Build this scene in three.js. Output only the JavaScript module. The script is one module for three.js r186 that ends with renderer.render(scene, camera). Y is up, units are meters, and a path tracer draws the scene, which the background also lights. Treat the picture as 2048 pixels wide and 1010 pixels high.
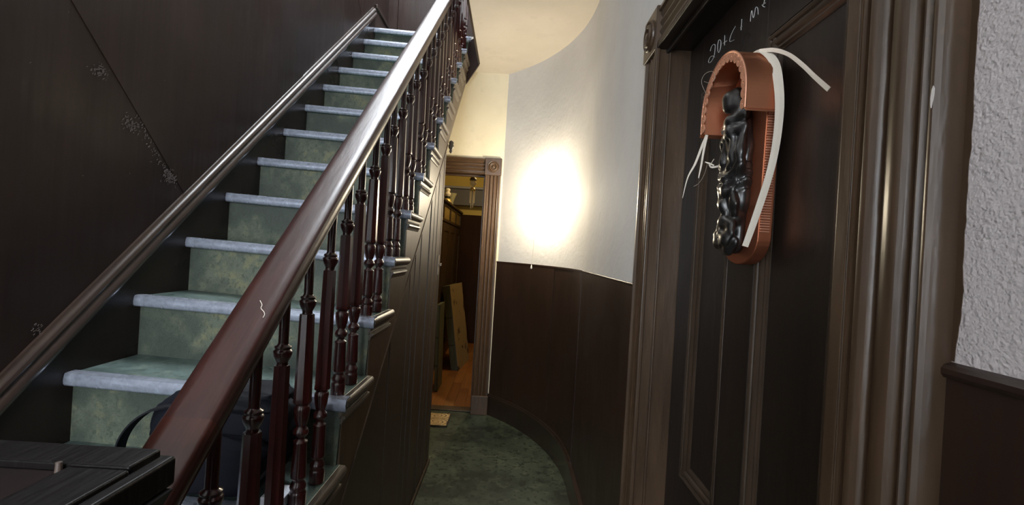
import * as THREE from 'three';
import { RoundedBoxGeometry } from 'three/addons/geometries/RoundedBoxGeometry.js';
import { mergeGeometries, mergeVertices, toCreasedNormals } from 'three/addons/utils/BufferGeometryUtils.js';
import { MarchingCubes } from 'three/addons/objects/MarchingCubes.js';
import { RectAreaLightUniformsLib } from 'three/addons/lights/RectAreaLightUniformsLib.js';

// ------------------------------------------------------------------ camera, sky, daylight, exposure
const scene = new THREE.Scene();
const EYE = 1.415, FPX = 960, ROLL = 0.06;
const camera = new THREE.PerspectiveCamera(2 * Math.atan(505 / FPX) * 180 / Math.PI, 2048 / 1010, 0.02, 60);
camera.position.set(0, EYE, 0);
camera.rotation.set(0, 0, ROLL);
scene.add(camera); camera.updateMatrixWorld();
scene.background = new THREE.Color(0.55, 0.68, 0.9);
const renderer = new THREE.WebGLRenderer({ antialias: true });
renderer.toneMapping = THREE.LinearToneMapping;
renderer.toneMappingExposure = 1.0;
renderer.shadowMap.enabled = true;
RectAreaLightUniformsLib.init();
function areaLight(color, intensity, w, h, pos, target) {
  const l = new THREE.RectAreaLight(color, intensity, w, h);
  l.position.set(...pos); l.lookAt(...target); scene.add(l); return l;
}
const DOOR_DAY = areaLight(new THREE.Color(0.84, 0.92, 1.0), 26, 1.30, 1.72, [-0.52, 1.84, 2.975], [-0.52, 1.84, 0]);   // glazed street door behind the camera
const SKY_DAY = areaLight(new THREE.Color(0.88, 0.94, 1.0), 34, 0.86, 1.9, [-0.76, 5.47, -3.1], [-0.76, 0, -3.1]);      // roof skylight over the stairwell

// ------------------------------------------------------------------ helpers
const P = (X, Y, Z) => new THREE.Vector3(X, Y + EYE, -Z);                    // metres right of, above and in front of the lens
let seed = 7;
const rnd = () => { seed = (seed * 1664525 + 1013904223) >>> 0; return seed / 4294967296; };
const rr = (a, b) => a + (b - a) * rnd();
const used = {};
function numbered(n) { const k = used[n] || 0; used[n] = k + 1; return k ? n + '_' + String(k).padStart(3, '0') : n; }
function tag(o, label, category, group) { o.userData.label = label; o.userData.category = category; if (group) o.userData.group = group; return o; }
function group(name, parent = scene) { const g = new THREE.Group(); g.name = parent === scene ? numbered(name) : name; parent.add(g); return g; }
function thing(name, label, category, grp) { return tag(group(name), label, category, grp); }
function structGroup(name) { const g = group(name); g.userData.kind = 'structure'; return g; }
function M(name, geo, mat, parent = scene) {
  const g = Array.isArray(geo) ? join(geo) : geo;
  const m = new THREE.Mesh(g, mat); m.castShadow = m.receiveShadow = true;
  if (parent.isScene) m.name = numbered(name);
  else { const c = parent.userData.cnt || (parent.userData.cnt = {}); const k = c[name] || 0; c[name] = k + 1; m.name = k ? name + '_' + String(k).padStart(3, '0') : name; }
  parent.add(m); return m;
}
function struct(name, geo, mat) { const m = M(name, geo, mat); m.userData.kind = 'structure'; return m; }
function join(list) { return mergeGeometries(list.map(g => { const q = g.index ? g.toNonIndexed() : g; for (const k of Object.keys(q.attributes)) if (!['position', 'normal', 'uv'].includes(k)) q.deleteAttribute(k); if (!q.attributes.uv) q.setAttribute('uv', new THREE.BufferAttribute(new Float32Array(q.attributes.position.count * 2), 2)); return q; })); }
// texture coordinates in metres, by the way each face points
function uvM(g, spin = false) {
  g = g.index ? g.toNonIndexed() : g;
  const p = g.attributes.position, n = g.attributes.normal, uv = new Float32Array(p.count * 2);
  for (let i = 0; i < p.count; i++) {
    const ax = Math.abs(n.getX(i)), ay = Math.abs(n.getY(i)), az = Math.abs(n.getZ(i));
    let a, b;
    if (ax >= ay && ax >= az) { a = p.getZ(i); b = p.getY(i); } else if (ay >= az) { a = p.getX(i); b = p.getZ(i); } else { a = p.getX(i); b = p.getY(i); }
    uv[2 * i] = spin ? b : a; uv[2 * i + 1] = spin ? a : b;
  }
  g.setAttribute('uv', new THREE.BufferAttribute(uv, 2)); return g;
}
// box by its limits in lens coordinates (X right, Y up, Z forward)
function bx(X0, X1, Y0, Y1, Z0, Z1, r = 0, spin = false) {
  const w = Math.abs(X1 - X0), h = Math.abs(Y1 - Y0), d = Math.abs(Z1 - Z0);
  const g = r > 0 ? new RoundedBoxGeometry(w, h, d, 2, Math.min(r, w * .49, h * .49, d * .49)) : new THREE.BoxGeometry(w, h, d);
  g.translate((X0 + X1) / 2, (Y0 + Y1) / 2 + EYE, -(Z0 + Z1) / 2);
  return uvM(g, spin);
}
function flip(g) {
  g = g.index ? g.toNonIndexed() : g;
  for (const k of ['position', 'normal', 'uv']) { const a = g.attributes[k]; if (!a) continue; const s = a.itemSize; for (let i = 0; i < a.count; i += 3) for (let j = 0; j < s; j++) { const t = a.array[(i + 1) * s + j]; a.array[(i + 1) * s + j] = a.array[(i + 2) * s + j]; a.array[(i + 2) * s + j] = t; } }
  return g;
}
// a closed profile [[a, b], ...] swept straight from p0 along D (a along A, b along B)
function sweep(prof, p0, p1, A, B, opt = {}) {
  const sh = new THREE.Shape(prof.map(q => new THREE.Vector2(q[0], q[1])));
  const D = p1.clone().sub(p0), L = D.length(); D.normalize();
  let g = new THREE.ExtrudeGeometry(sh, { depth: L, bevelEnabled: false, curveSegments: 8, steps: 1 });
  g = toCreasedNormals(g, opt.crease ?? 0.6);
  { const p = g.attributes.position, uv = g.attributes.uv; for (let i = 0; i < p.count; i++) { const a = p.getX(i) + .73 * p.getY(i), b = p.getZ(i); uv.setXY(i, opt.spin ? b : a, opt.spin ? a : b); } }
  const m = new THREE.Matrix4().makeBasis(A, B, D).setPosition(p0);
  g.applyMatrix4(m);
  return m.determinant() < 0 ? flip(g) : g;
}
// polygon given in (Z, Y) lens coordinates, standing across X between X0 and X1
function slabX(poly, X0, X1, holes) {
  const sh = new THREE.Shape(poly.map(q => new THREE.Vector2(-q[0], q[1] + EYE)));
  if (holes) for (const h of holes) sh.holes.push(new THREE.Path(h.map(q => new THREE.Vector2(-q[0], q[1] + EYE))));
  let g = new THREE.ExtrudeGeometry(sh, { depth: Math.abs(X1 - X0), bevelEnabled: false });
  // shape x -> world z, shape y -> world y, depth -> world x
  const m = new THREE.Matrix4().makeBasis(new THREE.Vector3(0, 0, 1), new THREE.Vector3(0, 1, 0), new THREE.Vector3(-1, 0, 0)).setPosition(Math.max(X0, X1), 0, 0);
  g.applyMatrix4(m); return uvM(g);
}
function slabZ(poly, Z0, Z1, holes) {
  const sh = new THREE.Shape(poly.map(q => new THREE.Vector2(q[0], q[1] + EYE)));
  if (holes) for (const h of holes) sh.holes.push(new THREE.Path(h.map(q => new THREE.Vector2(q[0], q[1] + EYE))));
  const g = new THREE.ExtrudeGeometry(sh, { depth: Math.abs(Z1 - Z0), bevelEnabled: false });
  g.translate(0, 0, -Math.max(Z0, Z1)); return uvM(g);
}
function slabY(poly, Y0, Y1, holes) {           // polygon in (X, Z)
  const sh = new THREE.Shape(poly.map(q => new THREE.Vector2(q[0], q[1])));
  if (holes) for (const h of holes) sh.holes.push(new THREE.Path(h.map(q => new THREE.Vector2(q[0], q[1]))));
  const g = new THREE.ExtrudeGeometry(sh, { depth: Math.abs(Y1 - Y0), bevelEnabled: false });
  g.rotateX(-Math.PI / 2); g.translate(0, Math.min(Y0, Y1) + EYE, 0); return uvM(g);
}
function tube(pts, r, seg = 40, rad = 8, closed = false) { return new THREE.TubeGeometry(new THREE.CatmullRomCurve3(pts, closed), seg, r, rad, closed); }
function clip(poly, a, b, c) {                  // keep a*x + b*y <= c
  const out = [];
  for (let i = 0; i < poly.length; i++) {
    const p = poly[i], q = poly[(i + 1) % poly.length], dp = a * p[0] + b * p[1] - c, dq = a * q[0] + b * q[1] - c;
    if (dp <= 0) out.push(p);
    if ((dp < 0 && dq > 0) || (dp > 0 && dq < 0)) { const t = dp / (dp - dq); out.push([p[0] + t * (q[0] - p[0]), p[1] + t * (q[1] - p[1])]); }
  }
  return out;
}
const VX = new THREE.Vector3(1, 0, 0), VY = new THREE.Vector3(0, 1, 0), VZ = new THREE.Vector3(0, 0, 1);
const nX = VX.clone().negate(), nZ = VZ.clone().negate(), nY = VY.clone().negate();

// ------------------------------------------------------------------ textures
function hash(x, y, s) { let h = Math.imul(x, 374761393) ^ Math.imul(y, 668265263) ^ Math.imul(s, 2147483647 - 1390); h = Math.imul(h ^ (h >>> 13), 1274126177); return ((h ^ (h >>> 16)) >>> 0) / 4294967296; }
function vn(x, y, px, py, s) {
  const xi = Math.floor(x), yi = Math.floor(y), fx = x - xi, fy = y - yi, u = fx * fx * (3 - 2 * fx), v = fy * fy * (3 - 2 * fy);
  const w = (a, m) => ((a % m) + m) % m, a = hash(w(xi, px), w(yi, py), s), b = hash(w(xi + 1, px), w(yi, py), s), c = hash(w(xi, px), w(yi + 1, py), s), d = hash(w(xi + 1, px), w(yi + 1, py), s);
  return a + (b - a) * u + (c - a) * v + (a - b - c + d) * u * v;
}
function fbm(u, v, fx, fy, oct, s) { let t = 0, a = 1, n = 0; for (let i = 0; i < oct; i++) { t += a * vn(u * fx, v * fy, fx, fy, s + i * 17); n += a; a *= 0.55; fx *= 2; fy *= 2; } return t / n; }
function tex(w, h, fn, srgb, mw, mh) {
  const d = new Uint8Array(w * h * 4);
  for (let j = 0; j < h; j++) for (let i = 0; i < w; i++) { const c = fn(i / w, j / h), o = 4 * (j * w + i); for (let k = 0; k < 3; k++) d[o + k] = Math.max(0, Math.min(255, Array.isArray(c) ? c[k] : c)); d[o + 3] = 255; }
  const t = new THREE.DataTexture(d, w, h); t.wrapS = t.wrapT = THREE.RepeatWrapping; t.magFilter = THREE.LinearFilter; t.minFilter = THREE.LinearFilter;
  if (srgb) t.colorSpace = THREE.SRGBColorSpace; t.repeat.set(1 / mw, 1 / mh); t.needsUpdate = true; return t;
}
const mix = (a, b, t) => a.map((x, i) => x + (b[i] - x) * Math.max(0, Math.min(1, t)));
const sst = (a, b, x) => { const t = Math.max(0, Math.min(1, (x - a) / (b - a))); return t * t * (3 - 2 * t); };
const linoRiser = tex(512, 512, (u, v) => {
  const a = fbm(u, v, 5, 5, 5, 1), b = fbm(u, v, 20, 20, 5, 40), c = fbm(u, v, 60, 40, 3, 80);
  let k = mix([66, 73, 66], [104, 108, 95], sst(.3, .7, a)); k = mix(k, [138, 130, 98], .7 * sst(.52, .72, b) * sst(.4, .65, a)); k = mix(k, [54, 62, 52], .45 * sst(.6, .75, c)); return k.map(x => x + (vn(u * 256, v * 256, 256, 256, 9) - .5) * 18);
}, true, 0.55, 0.55);
const linoTread = tex(512, 512, (u, v) => {
  const a = fbm(u, v, 5, 5, 5, 3), b = fbm(u, v, 16, 16, 4, 43), c = fbm(u, v, 50, 36, 3, 83);
  let k = mix([86, 100, 96], [120, 135, 130], sst(.3, .7, a)); k = mix(k, [146, 152, 140], .5 * sst(.58, .75, b)); k = mix(k, [64, 76, 72], .45 * sst(.6, .75, c)); return k.map(x => x + (vn(u * 256, v * 256, 256, 256, 9) - .5) * 16);
}, true, 0.5, 0.5);
const linoFloor = tex(512, 512, (u, v) => {
  const a = fbm(u, v, 4, 4, 5, 5), b = fbm(u, v, 14, 14, 4, 45), c = fbm(u, v, 40, 40, 3, 85);
  let k = mix([46, 52, 46], [84, 92, 80], sst(.3, .7, a)); k = mix(k, [116, 120, 100], .5 * sst(.58, .75, b)); k = mix(k, [28, 36, 30], .7 * sst(.58, .7, c)); return k;
}, true, 0.8, 0.8);
const grainDark = tex(512, 512, (u, v) => {          // vertical grain
  const a = fbm(u, v, 60, 3, 4, 11), b = fbm(u, v, 6, 4, 4, 51); const t = .55 * a + .45 * b; return [205 + 90 * (t - .5), 205 + 84 * (t - .5), 205 + 80 * (t - .5)];
}, true, 0.6, 1.2);
const paintWear = tex(512, 512, (u, v) => {
  const a = fbm(u, v, 8, 4, 5, 21), b = fbm(u, v, 40, 10, 3, 61), s = sst(.80, .86, vn(u * 128, v * 64, 128, 64, 5)) * sst(.5, .7, fbm(u, v, 6, 3, 2, 91)); let k = 190 + 70 * (a - .5) + 40 * (b - .5); return mix([k, k * .99, k * .97], [255, 240, 215], .35 * s);
}, true, 0.5, 1.0);
const paintBump = tex(512, 512, (u, v) => 255 * (.6 * fbm(u, v, 24, 8, 4, 31) + .4 * fbm(u, v, 8, 3, 3, 71)), false, 0.4, 0.8);
const mahog = tex(512, 512, (u, v) => {
  const a = fbm(u, v, 40, 3, 4, 13), b = fbm(u, v, 5, 5, 4, 53); const t = .5 * a + .5 * b; return [200 + 120 * (t - .5), 190 + 130 * (t - .5), 185 + 130 * (t - .5)];
}, true, 0.12, 0.5);
const stipple = tex(1024, 1024, (u, v) => { const a = fbm(u, v, 84, 84, 2, 15), b = fbm(u, v, 150, 150, 2, 55), c = fbm(u, v, 10, 10, 3, 95); return 255 * Math.min(1, .5 * Math.pow(a, 1.6) * (.5 + c) + .4 * b + .15 * c); }, false, 0.34, 0.34);
const plasterBump = tex(512, 512, (u, v) => 255 * (.5 * fbm(u, v, 10, 10, 5, 16) + .5 * fbm(u, v, 40, 40, 3, 56)), false, 1.0, 1.0);
const plasterTone = tex(512, 512, (u, v) => { const a = fbm(u, v, 4, 4, 5, 17), s = sst(.68, .78, fbm(u, v, 12, 12, 4, 57)); const k = 240 + 22 * (a - .5) - 4 * s; return [k, k, k]; }, true, 1.4, 1.4);
const metalWear = tex(512, 128, (u, v) => { const a = fbm(u, v, 20, 6, 5, 18), b = fbm(u, v, 80, 24, 3, 58); const k = 210 + 40 * (a - .5) + 40 * (b - .5); return [k, k, k * 1.01]; }, true, 0.7, 0.17);
const roughWear = tex(256, 256, (u, v) => { const k = 160 + 150 * (fbm(u, v, 6, 6, 5, 19) - .5); return [k, k, k]; }, false, 0.6, 0.6);
const roughBlotch = tex(512, 512, (u, v) => { const k = 185 + 120 * (fbm(u, v, 5, 5, 5, 24) - .5) + 40 * (fbm(u, v, 60, 4, 3, 25) - .5); return [k, k, k]; }, false, 1.6, 1.6);
const brush = tex(256, 256, (u, v) => { const k = 150 + 120 * (fbm(u, v, 4, 90, 3, 20) - .5); return [k, k, k]; }, false, 0.1, 0.1);
const wallBump = tex(512, 512, (u, v) => 255 * (.7 * fbm(u, v, 3, 3, 3, 26) + .3 * fbm(u, v, 50, 3, 3, 27)), false, 1.5, 1.5);

// ------------------------------------------------------------------ materials
const std = (hex, rough, o = {}) => new THREE.MeshPhysicalMaterial({ color: hex, roughness: rough, ...o });
const mWallDark = std('#30201a', .5, { specularIntensity: .7, map: grainDark, roughnessMap: roughBlotch, bumpMap: wallBump, bumpScale: .004 });
const mWallDark2 = std('#2c1d17', .52, { specularIntensity: .7, map: grainDark, roughnessMap: roughBlotch, bumpMap: wallBump, bumpScale: .004 });
const mWains = std('#3c2b22', .52, { specularIntensity: .8, map: grainDark, roughnessMap: roughBlotch });
const mDoor = std('#30261f', .42, { map: grainDark, bumpMap: paintBump, bumpScale: .0012 });
const mCasing = std('#634e3c', .34, { map: paintWear, bumpMap: paintBump, bumpScale: .0015 });
const mCasingFar = std('#664d37', .4, { map: paintWear, bumpMap: paintBump, bumpScale: .0015 });
const mBall = std('#451a16', .3, { map: mahog, clearcoat: .8, clearcoatRoughness: .14 });
const mRail = std('#3d1e18', .42, { map: mahog, clearcoat: .4, clearcoatRoughness: .22, bumpMap: paintBump, bumpScale: .0016 });
const mRailLow = std('#44221a', .36, { map: mahog, clearcoat: .6, clearcoatRoughness: .2 });
const mNewel = std('#0d0908', .42, { bumpMap: paintBump, bumpScale: .0025, specularIntensity: .45 });
const mNewelRed = std('#1c0d0a', .6, { specularIntensity: .25, map: grainDark });
const mString = std('#5a4632', .42, { map: paintWear, bumpMap: paintBump, bumpScale: .0008 });
const mSpand = std('#423323', .45, { map: grainDark, bumpMap: paintBump, bumpScale: .0008 });
const mSkirt = std('#2a1f1a', .5, { specularIntensity: .7, map: grainDark, roughnessMap: roughWear });
const mMould = std('#44352e', .28, { map: paintWear, clearcoat: .5, clearcoatRoughness: .2 });
const mRiser = std('#c9cfc4', .62, { map: linoRiser });
const mTread = std('#d8dfde', .55, { map: linoTread, roughnessMap: roughWear });
const mFloor = std('#c2c8be', .5, { map: linoFloor });
const mNosing = std('#c3cad8', .38, { map: metalWear, metalness: .5, roughnessMap: roughWear });
const mReturn = std('#6d6258', .35, { map: paintWear });
const mWhite = std('#e6e4e2', .8, { map: plasterTone, bumpMap: plasterBump, bumpScale: .002 });
const mStip = std('#ddd5d6', .6, { map: plasterTone, bumpMap: stipple, bumpScale: .0026 });
const mCream = std('#e6dcc2', .8, { map: plasterTone, bumpMap: plasterBump, bumpScale: .003 });
const mCeil = std('#dcd3c6', .85, { map: plasterTone, bumpMap: plasterBump, bumpScale: .003 });
const mCopper = std('#dc9672', .47, { metalness: 1, roughnessMap: null, bumpMap: brush, bumpScale: .0003 });
const mCopperDark = std('#b06c4e', .5, { metalness: .9, bumpMap: brush, bumpScale: .0003 });
const mCopperEdge = std('#f0b294', .48, { metalness: .9 });
const mBronze = std('#1b1817', .36, { clearcoat: .5, clearcoatRoughness: .22 });
const mPalm = std('#e9dfd0', .7, { side: THREE.DoubleSide });
const mChalk = std('#c9c9c6', .9);
const mBlack = std('#0c0b0b', .7);
const mGlassDay = new THREE.MeshStandardMaterial({ color: '#ffffff', emissive: new THREE.Color(0.8, 0.9, 1), emissiveIntensity: 2.2 });

// ------------------------------------------------------------------ stair dimensions
const RUN = .2351, RISE = .1992, ZN = k => 1.356 + RUN * (k - 1), YN = k => -.418 + RISE * (k - 1);
const SL = RISE / RUN, SAG = .028, XL = -1.24, XR = -.465, FLOOR = -1.415, TOPK = 12;
const nose = Z => YN(1) + SL * (Z - ZN(1));
const STRINGLOW = Z => nose(Z) - SAG - .40;
const SDIR = new THREE.Vector3(0, SL, -1).normalize(), SPERP = new THREE.Vector3(0, 1, SL).normalize();
const CEIL = 1.545, ZFAR = 4.17, ZEND = 4.36, ZBACK = -3.0, XRW = .435, UPFLOOR = YN(TOPK), UPCEIL = 4.05;

// ------------------------------------------------------------------ shell
struct('floor', slabY([[-1.3, 3.1], [.5, 3.1], [.5, -4.2], [-1.3, -4.2]].map(q => [q[0], -q[1]]), FLOOR - .1, FLOOR), mFloor);
// left wall: masonry, with sheets of dark panelling set square to the stair slope
{
  const w = structGroup('wall_left');
  M('masonry', bx(-1.4, -1.256, FLOOR, UPCEIL, ZBACK - .1, ZEND + .1), mWhite, w);
  const zmin = ZBACK, zmax = ZEND, top = 3.9;
  const cs = [-2.8, -1.12, .205, 1.865, 3.524, 5.18, 6.9];
  for (let i = 0; i + 1 < cs.length; i++) {
    let p = [[zmin, FLOOR], [zmax, FLOOR], [zmax, top], [zmin, top]];
    p = clip(p, -SL, 1, YN(1) - SL * ZN(1) + 1.38); p = clip(p, -.95, -1, -(cs[i] + .0008)); p = clip(p, .95, 1, cs[i + 1] - .0008);
    if (p.length > 2) M('panel', slabX(p, -1.256, [-1.248, -1.2465, -1.2465, -1.2445, -1.2475, -1.246][i]), i % 2 ? mWallDark : mWallDark2, w);
  }
  // scuffed, abraded patches along the sheet edges: flakes of worn-through finish
  const mScuff = std('#5f5652', .8), fl = [];
  const flake = (Z, Y, s, X) => { const a = rr(0, 6.28), g = new THREE.BoxGeometry(.0006, s * rr(.5, 2.2), s * rr(.25, .6)); g.rotateX(-.75 + rr(-.5, .5)); g.translate(X, Y + EYE, -Z); return uvM(g); };
  for (let i = 0; i < 150; i++) { const t = rr(0, 1), q = rr(0, 1); const Z = 1.385 + .38 * t - Math.abs(rr(-1, 1) * rr(0, .06)), Y = 1.865 - .95 * (1.385 + .38 * t) - .006 - rr(0, .05) * q; const keep = vn(t * 9, 3, 64, 64, 4); if (keep > .45) fl.push(flake(Z, Y, .0042, -1.2442)); }
  for (let i = 0; i < 40; i++) { const t = rr(0, 1); const Z = 1.40 + .06 * t + .015, Y = 1.865 - .95 * (1.40 + .06 * t) + .012; fl.push(flake(Z + rr(0, .02), Y + rr(0, .02), .004, -1.2472)); }
  for (const [px, py, n, sp, sz, X] of [[205, 145, 45, 14, .006, -1.2442], [232, 142, 30, 7, .007, -1.2472], [258, 250, 60, 16, .006, -1.2442], [300, 262, 35, 8, .006, -1.2472], [340, 352, 70, 16, .007, -1.2442], [190, 142, 20, 10, .004, -1.2442], [75, 660, 30, 16, .004, -1.2442]])
    for (let i = 0; i < n; i++) { const x = px + sp * (rnd() + rnd() - 1), y = py + sp * 1.2 * (rnd() + rnd() - 1) + (x - px) * .6, dx = x - 1024, dy = y - 507, u = dx * .9982 + dy * .06, v = dx * .06 - dy * .9982, Z = X * FPX / u; fl.push(flake(Z, v * Z / FPX, sz * rr(.3, 1), X)); }
  for (let i = 0; i < 60; i++) fl.push(flake(rr(1.1, 3), rr(.1, 1.3), .003, -1.2446));
  const f = M('scuff', fl, mScuff, w); f.userData.kind = 'stuff';
}
// right wall near the lens, with the door opening, and the white stretch beyond it
const OP0 = .61, OP1 = 1.491, OPTOP = .66;
{
  const w = structGroup('wall_right');
  M('plaster', slabX([[ZBACK, -.085], [.60, -.085], [.60, .70], [1.5, .70], [1.5, CEIL], [ZBACK, CEIL]], XRW, XRW + .15), mStip, w);
  M('panel', slabX([[ZBACK, FLOOR], [.52, FLOOR], [.52, -.085], [ZBACK, -.085]], XRW - .004, XRW + .15), mWains, w);
  M('plaster', slabX([[1.511, -.085], [2.9, -.085], [2.9, CEIL], [1.5, CEIL], [1.5, .70], [1.511, .70]], XRW, XRW + .15), mWhite, w);
  M('panel', slabX([[1.511, FLOOR], [2.9, FLOOR], [2.9, -.085], [1.511, -.085]], XRW - .005, XRW + .15), mWains, w);
  M('upper_plaster', bx(XRW, XRW + .15, CEIL, UPCEIL, ZBACK - .1, ZEND + .1), mWhite, w);
  // ragged brown paint that overran the casing edge onto the plaster
  const rag = []; const n = 320;
  for (let i = 0; i <= n; i++) { const Y = -.08 + 1.1 * i / n; rag.push([.4685 - .001 - .009 * fbm(i / n, .3, 24, 4, 5, 200), Y]); }
  rag.push([.48, 1.02], [.48, -.08]);
  M('paint_overlap', slabX(rag, XRW - .0008, XRW + .001), mCasing, w);
}
// curved wall sweeping round to the far doorway
const AC = [-1.30, 2.90];
const arcPt = (R, t) => [AC[0] + R * Math.cos(t), AC[1] + R * Math.sin(t)];
function arcBand(R0, R1, t0, t1, Y0, Y1, n = 48) {
  const p = [];
  for (let i = 0; i <= n; i++) p.push(arcPt(R0, t0 + (t1 - t0) * i / n));
  for (let i = n; i >= 0; i--) p.push(arcPt(R1, t0 + (t1 - t0) * i / n));
  const sh = new THREE.Shape(p.map(q => new THREE.Vector2(q[0], q[1])));
  let g = new THREE.ExtrudeGeometry(sh, { depth: Y1 - Y0, bevelEnabled: false });
  g.rotateX(-Math.PI / 2); g.translate(0, Y0 + EYE, 0);
  g = toCreasedNormals(g, .5);
  const pos = g.attributes.position, uv = g.attributes.uv;
  for (let i = 0; i < pos.count; i++) { const x = pos.getX(i) - AC[0], z = -pos.getZ(i) - AC[1]; uv.setXY(i, Math.atan2(z, x) * R0, pos.getY(i)); }
  return g;
}
const RW = XRW - AC[0], TEND = Math.asin((ZFAR - AC[1] + .02) / RW);
{
  const w = structGroup('wall_curved');
  M('plaster', arcBand(RW, RW + .12, 0, TEND, -.085, CEIL), mWhite, w);
  const seams = [0, .155, .36, TEND];
  for (let i = 0; i < 3; i++) M('panel', arcBand(RW - .007 + .003 * (i % 2), RW + .1, seams[i] + .0015, seams[i + 1] - .0015, FLOOR, -.085 - .012 * (i === 1 ? .3 : 0)), mWains, w);
}
{
  const t = structGroup('trim_1');                     // dado cap
  const prof = (Z0, Z1) => sweep([[0, 0], [.007, .001], [.010, .005], [.010, .010], [.007, .014], [0, .016]], P(XRW, -.097, Z0), P(XRW, -.097, Z1), nX, VY);
  M('cap', prof(ZBACK, .469), mWains, t); M('cap', bx(XRW - .007, XRW, -.092, -.083, 1.60, 2.9, .003), mWains, t);
  M('cap', [arcBand(RW - .009, RW, 0, TEND, -.094, -.083)], mWains, t);
}
{
  const b = structGroup('baseboard_right');
  M('board', arcBand(RW - .02, RW, 0, TEND, FLOOR, FLOOR + .155), mMould, b);
  M('cap', [arcBand(RW - .027, RW, 0, TEND, FLOOR + .155, FLOOR + .168), arcBand(RW - .018, RW, 0, TEND, FLOOR + .168, FLOOR + .182)], mMould, b);
  M('board', bx(XRW - .02, XRW, FLOOR, FLOOR + .155, 1.62, 2.9), mMould, b);
  M('cap', bx(XRW - .027, XRW, FLOOR + .155, FLOOR + .175, 1.62, 2.9, .005), mMould, b);
  M('board', bx(XRW - .02, XRW, FLOOR, FLOOR + .155, ZBACK, .468), mMould, b);
}
// far wall with the doorway
const D2L = -1.02, D2R = -.274, D2T = .658;
struct('wall_far', slabZ([[-1.3, FLOOR], [D2L - .02, FLOOR], [D2L - .02, D2T + .02], [D2R + .02, D2T + .02], [D2R + .02, FLOOR], [-.06, FLOOR], [-.06, CEIL], [-1.3, CEIL]], ZFAR, ZFAR + .12), mCream);
// ceiling slab (the upper hall's floor), open over the flight
struct('ceiling', slabY([[-.362, 3.1], [-.362, -4.0], [-1.3, -4.0], [-1.3, -ZEND - .1], [.55, -ZEND - .1], [.55, 3.1]].map(q => [q[0], -q[1]]), CEIL, UPFLOOR), mCeil);
struct('ceiling_entry', bx(-1.3, -.362, CEIL, UPFLOOR, ZBACK - .1, .1), mCeil);
{
  const sk = structGroup('ceiling_upper');
  M('slab', slabY([[-1.4, 3.1], [.6, 3.1], [.6, -4.6], [-1.4, -4.6]].map(q => [q[0], -q[1]]), UPCEIL, UPCEIL + .12, [[[-1.2, 2.1], [-.32, 2.1], [-.32, 4.1], [-1.2, 4.1]]]), mWhite, sk);
}
{
  const w = structGroup('window_1');                   // roof skylight over the flight
  M('pane', bx(-1.19, -.33, UPCEIL + .07, UPCEIL + .08, 2.11, 4.09), mGlassDay, w);
  M('curb', [bx(-1.24, -1.2, UPCEIL, UPCEIL + .2, 2.06, 4.14), bx(-.32, -.28, UPCEIL, UPCEIL + .2, 2.06, 4.14), bx(-1.24, -.28, UPCEIL, UPCEIL + .2, 2.06, 2.1), bx(-1.24, -.28, UPCEIL, UPCEIL + .2, 4.1, 4.14)], mWhite, w);
}
{
  const w = structGroup('wall_upper');
  M('panel', bx(-1.256, -1.163, UPFLOOR, 2.75, ZEND - .01, ZEND + .1), mWallDark, w);
  M('panel', bx(-1.159, .05, UPFLOOR, 2.75, ZEND - .008, ZEND + .1), mWallDark, w);
  M('panel', bx(.054, .435, UPFLOOR, 2.75, ZEND - .01, ZEND + .1), mWallDark, w);
  M('plaster', bx(-1.256, .435, 2.75, UPCEIL, ZEND, ZEND + .1), mWhite, w);
}
// street end behind the lens: wall with a glazed door
{
  const w = structGroup('wall_front');
  M('plaster', slabZ([[-1.3, FLOOR], [.5, FLOOR], [.5, UPCEIL], [-1.3, UPCEIL]], ZBACK - .1, ZBACK, [[[-1.23, FLOOR + .02], [.2, FLOOR + .02], [.2, 1.36], [-1.23, 1.36]]]), mWhite, w);
  struct('wall_vestibule', bx(.0, .44, FLOOR, CEIL, -.62, -.5), mWains);
  const d = structGroup('door_3');
  M('leaf', slabZ([[-1.23, FLOOR + .02], [.2, FLOOR + .02], [.2, 1.36], [-1.23, 1.36]], ZBACK - .06, ZBACK - .01, [[[-1.17, -.43], [.13, -.43], [.13, 1.29], [-1.17, 1.29]]]), mDoor, d);
  M('glass_pane', bx(-1.17, .13, -.43, 1.29, ZBACK - .04, ZBACK - .03), mGlassDay, d);
  M('mullion', bx(-.86, -.82, -.43, 1.29, ZBACK - .03, ZBACK - .012), mDoor, d);
  M('transom_bar', bx(-1.17, .13, .70, .74, ZBACK - .03, ZBACK - .012), mDoor, d);
}

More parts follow.
